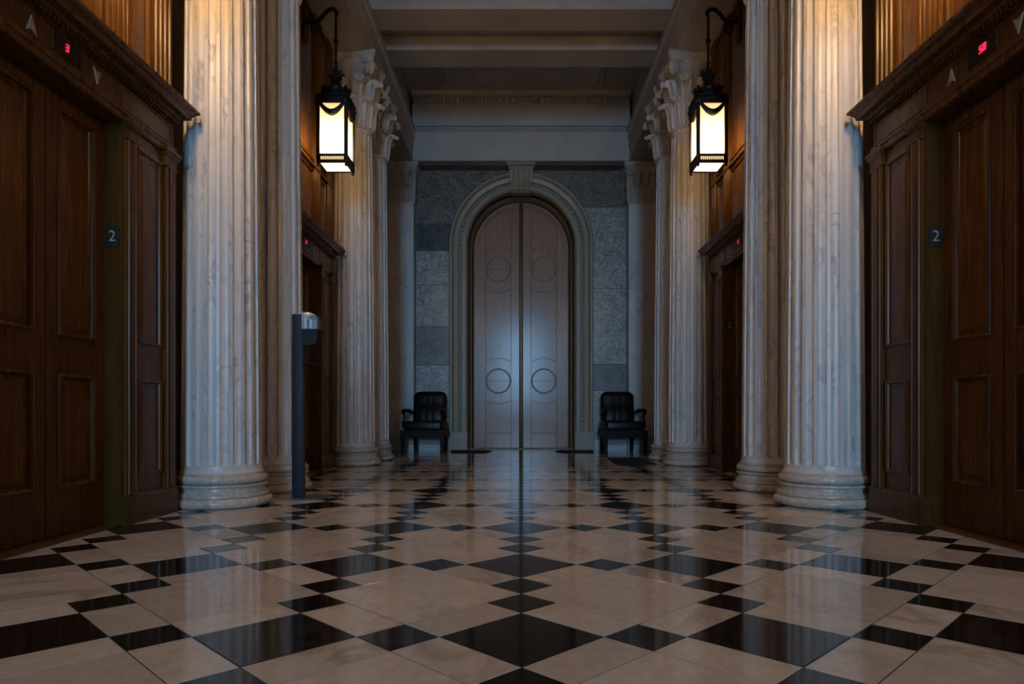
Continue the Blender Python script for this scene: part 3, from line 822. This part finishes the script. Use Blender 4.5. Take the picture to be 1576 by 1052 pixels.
PN = [(-1, YA, 'glowing orange brown wood panelling at top left above the nearest elevator'),
      (1, YA, 'glowing orange brown wood panelling at top right above the nearest elevator'),
      (-1, YB, 'warm lit wood panelling behind the left lantern'), (1, YB, 'warm lit wood panelling behind the right lantern')]
first = None
for s, y, lab in PN:
    rz = -s*PI/2; lc = (CX+s*XE, y, 0)
    if first is None: first = panelling(lc, rz, lab); freeze()
    else: dup(first, lc, rz, lab)

# ------------------------------------------------------------------ lanterns
def lantern(loc, rotz, label, reach):
    t = thing('wall_lantern', label, 'lantern', loc, rotz, 'bracket lanterns')
    h = .132; p_ = .016
    b = MB()
    for sx in (-1, 1):
        for sy in (-1, 1): b.box(sx*h-p_, sx*h+p_, sy*h-p_, sy*h+p_, 0, .62)
    for z0, z1 in ((.0, .026), (.060, .082), (.565, .625)):
        for sx in (-1, 1):
            b.box(sx*h-p_*.9, sx*h+p_*.9, -h, h, z0, z1); b.box(-h, h, sx*h-p_*.9, sx*h+p_*.9, z0, z1)
    fr = b.build('frame', 'iron', t, smooth=False)
    b = MB()
    for k in range(13):
        x = -h+.02+k*(2*h-.04)/12
        for sx in (-1, 1): b.box(x-.0055, x+.0055, sx*h-.008, sx*h+.008, .02, .064); b.box(sx*h-.008, sx*h+.008, x-.0055, x+.0055, .02, .064)
    stuff(b.build('grille', 'iron', fr, smooth=False))
    for k in range(4):
        b = MB(); b.box(-h+.008, h-.008, -h+.0, -h+.004, .02, .60); o = b.build('glass_pane', 'pane', t, smooth=False); o.rotation_euler = (0, 0, k*PI/2)
        b = MB(); pts = [(x*h*.92, -h-.02, .575-.105*(1-(abs(x))**1.8)) for x in [i/8-1 for i in range(17)]]
        b.tube(pts, [.014+.020*(1-abs(i/8-1)) for i in range(17)], 8)
        for q in (-1, 1): b.ball((q*h*.97, -h-.02, .585), .022, .018, .026, 8, 5)
        o = b.build('swag', 'iron', t); o.rotation_euler = (0, 0, k*PI/2)
    b = MB(); b.box(-h+.01, h-.01, -h+.01, h-.01, .006, .012); b.build('bottom_pane', 'pane_low', t, smooth=False)
    for sx in (-1, 1):
        for sy in (-1, 1):
            b = MB(); b.ball((sx*h, sy*h, -.016), .016, .016, .022, 8, 5); b.build('foot', 'iron', t)
    b = MB()
    b.loops([[(-w, -w, z), (w, -w, z), (w, w, z), (-w, w, z)] for w, z in ((.135, .62), (.158, .63), (.158, .645), (.11, .655))])
    b.lathe([(.115, .65), (.112, .70), (.125, .712), (.130, .735), (.108, .75), (.075, .765), (.05, .80), (.045, .84), (.058, .855), (.058, .87), (.03, .885), (.022, .95), (.012, .97)], 24)
    dm = b.build('dome', 'iron', t)
    for k in range(12):
        a = 2*PI*k/12; b = MB(); b.ball((.128*math.cos(a), .128*math.sin(a), .742), .018, .018, .028, 6, 4); b.build('cresting_leaf', 'iron', dm)
    for k in range(6):
        a = 2*PI*k/6; b = MB(); ca, sa = math.cos(a), math.sin(a)
        b.tube([(.035*ca, .035*sa, .86), (.05*ca, .05*sa, .90), (.075*ca, .075*sa, .915), (.085*ca, .085*sa, .90)], [.014, .016, .012, .006], 6); b.build('crown_leaf', 'iron', dm)
    b = MB(); b.tube([(0, 0, .95), (0, 0, 1.50)], .0125, 10); b.lathe([(.012, 1.20), (.026, 1.215), (.026, 1.235), (.012, 1.25)], 12); b.lathe([(.012, 1.0), (.02, 1.01), (.02, 1.02), (.012, 1.03)], 12)
    b.build('rod', 'iron', t)
    b = MB(); R = reach
    pts = [(0, -.01, 1.47), (0, -.012, 1.505), (0, .02, 1.535), (0, .07, 1.53), (0, .12, 1.48), (0, .17, 1.42), (0, R-.05, 1.40), (0, R, 1.43)]
    b.tube(pts, [.014, .018, .02, .02, .02, .022, .024, .03], 10)
    sp = [(0, R-.10+(.06*(1-k/22))*math.cos(k*PI/6+PI/2), 1.34+(.06*(1-k/22))*math.sin(k*PI/6+PI/2)) for k in range(18)]
    b.tube(sp, .012, 6)
    br = b.build('bracket_arm', 'iron', t)
    b = MB(); b.rbox(-.06, .06, R-.012, R, 1.22, 1.56, .005, 1); b.build('wall_plate', 'iron', br)
    return t
ZL = 2.975; XL = 1.805
LN = [(-1, YB, 'lit square bronze lantern hanging at left in front of wood panelling'),
      (1, YB, 'lit square bronze lantern hanging at right in front of wood panelling'),
      (-1, YA, 'lit bronze lantern high above the nearest left elevator, out of frame'),
      (1, YA, 'lit bronze lantern high above the nearest right elevator, out of frame')]
first = None
for s, y, lab in LN:
    rz = -s*PI/2; lc = (CX+s*XL, y, ZL)
    if first is None: first = lantern(lc, rz, lab, XE-XL+.008); freeze()
    else:
        n = dup(first, lc, rz, lab)
        if y == YA:
            for c in n.children:                         # these two burn brighter bulbs
                if c.name.startswith(('glass_pane', 'bottom_pane')):
                    c.data = c.data.copy(); c.data.materials[0] = M['pane_near' if c.name.startswith('glass') else 'pane_near_low']

# ------------------------------------------------------------------ armchairs
def armchair(loc, rz, label):
    t = thing('armchair', label, 'chair', loc, rz, 'black leather armchairs beside the door')
    W = .30
    # legs
    for s in (-1, 1):
        b = MB(); b.loops([[(s*W+dx*w, -.30+dy*w, z) for dx, dy in ((-1,-1),(1,-1),(1,1),(-1,1))] for w, z in ((.024, 0), (.029, .02), (.025, .06), (.032, .25), (.034, .345))]); b.build('leg', 'chairwood', t, smooth=False)
        b = MB(); b.loops([[(s*W*.80+dx*w, y+dy*w, z) for dx, dy in ((-1,-1),(1,-1),(1,1),(-1,1))] for w, y, z in ((.026, .33, 0), (.029, .28, .25), (.029, .27, .345))]); b.build('leg', 'chairwood', t, smooth=False)
        # arm: post, rest, scroll
        b = MB(); b.tube([(s*W, -.27, .38), (s*(W+.005), -.265, .46), (s*(W-.01), -.24, .54), (s*(W-.004), -.25, .61)], [.022, .018, .018, .022], 8); b.build('arm_post', 'chairwood', t)
        b = MB(); b.tube([(s*(W-.002), -.30, .60), (s*(W-.002), -.27, .635), (s*(W-.004), -.18, .645), (s*(W-.03), .0, .63), (s*(W-.06), .17, .62)], [.028, .034, .03, .024, .022], 10); ar = b.build('armrest', 'chairwood', t)
        b = MB(); b.rbox(s*(W-.015)-.03, s*(W-.015)+.03, -.2, .06, .64, .672, .014, 2); b.build('arm_pad', 'leather', ar)
        b = MB(); b.box(s*W-.012, s*W+.012, -.28, .27, .24, .345); b.build('side_rail', 'chairwood', t, smooth=False)
    b = MB(); b.box(-W, W, -.325, -.29, .235, .345); b.build('front_rail', 'chairwood', t, smooth=False)
    b = MB(); b.box(-W*.8, W*.8, .26, .285, .33, .40); b.build('back_rail', 'chairwood', t, smooth=False)
    b = MB(); b.rbox(-W+.004, W-.004, -.335, .25, .34, .485, .035, 3); b.build('seat', 'leather', t)
    # channelled leather back, leaning
    b = MB(); rows = []; nu, nv = 41, 16
    fr, bk_ = [], []
    for j in range(nv+1):
        v = j/nv; z = .43+.52*v
        hw = .262*(1-.12*max(0, (v-.86)/.14)**3)
        r1, r2 = [], []
        for i in range(nu):
            u = -1+2*i/(nu-1)
            round_ = (1-abs(u)**6)*(1-max(0, (v-.8)/.2)**4*.9)*(1-max(0, (.1-v)/.1)**2*.6)
            ch = .003*abs(math.cos(u*PI*2.5))
            x = u*hw; y = .19+.10*v - (.045*round_+ch*round_) - .025*math.sin(PI*min(1, v*1.6))*round_
            zz = z - (.025*abs(u)**8 if v > .9 else 0)
            r1.append((x, y, zz)); r2.append((x, .215+.10*v+.025*(1-abs(u)**6), zz))
        rows.append(r1+r2[::-1])
    b.grid(rows, cu=True); b.face(rows[-1]); b.face(rows[0]); b.build('backrest', 'leather', t, angle=60)
    return t
YCH = 10.60
ch0 = armchair((CX-1.47, YCH, 0), math.radians(-4), 'black leather armchair standing left of the arched door'); freeze()
dup(ch0, (CX+1.55, YCH, 0), math.radians(4), 'black leather armchair standing right of the arched door')

# ------------------------------------------------------------------ floor mats
def mat_obj(poly, label):
    cx = sum(p[0] for p in poly)/len(poly); cy = sum(p[1] for p in poly)/len(poly)
    b = MB(); P = [(x-cx, y-cy) for x, y in poly]; ins = inset(P, .02)
    b.loops([[(x, y, .0005) for x, y in P], [(x, y, .006) for x, y in P], [(x, y, .014) for x, y in ins]])
    tag(b.build('floor_mat', 'mat', None, (cx, cy, 0), smooth=False), label, 'mat', 'black floor mats')
def quad(x0, x1, y0, y1, c=.0, side=0):
    return [(x0+c*(side < 0), y0), (x1-c*(side > 0), y0), (x1, y1), (x0, y1)]
mat_obj([(-1.05,10.35), (-.52,10.35), (-.44,10.75), (-.54,11.0), (-1.10,11.0)], 'thin black floor mat at the left foot of the arched door')
mat_obj([(.62,11.0), (.56,10.75), (.68,10.35), (1.12,10.35), (1.18,11.0)], 'thin black floor mat at the right foot of the arched door')
mat_obj([(1.12,7.95), (1.60,7.95), (1.60,9.05), (1.16,9.05)], 'thin black floor mat in front of the right armchair')

# ------------------------------------------------------------------ hand sanitizer stand
st = thing('sanitizer_stand', 'slim grey hand sanitizer stand with black dispenser beside the left column', 'stand', (-1.53, 4.74, 0))
b = MB(); b.rbox(-.095, .19, -.15, .15, .0, .010, .004, 1); b.build('base_plate', 'steel', st)
b = MB(); b.rbox(-.045, .028, -.03, .03, .01, 1.275, .006, 2); b.build('pole', 'pole', st)
b = MB(); b.box(.0285, .032, -.028, .028, .012, 1.26); b.build('edge_strip', 'pole_side', st, smooth=False)
b = MB(); b.loops([[(x, y, z) for x, y in ((.032, -.055), (xo, -.055+.012), (xo, .055-.012), (.032, .055))] for xo, z in ((.10, 1.055), (.125, 1.065), (.135, 1.10), (.138, 1.17))])
ds = b.build('dispenser', 'blackplastic', st, smooth=False)
b = MB(); b.loops([[(x, y, z) for x, y in ((.032, -.054), (xo, -.045), (xo, .045), (.032, .054))] for xo, z in ((.136, 1.17), (.136, 1.235), (.12, 1.27), (.07, 1.285))])
b.build('clear_cover', 'clear', ds, smooth=False)
b = MB(); b.tube([(.085, 0, 1.172), (.085, 0, 1.235)], .03, 12); b.build('refill_bag', 'steel', ds)
b = MB(); b.rbox(.0325, .115, -.05, .05, .925, .937, .004, 1); b.build('drip_tray', 'blackplastic', st)
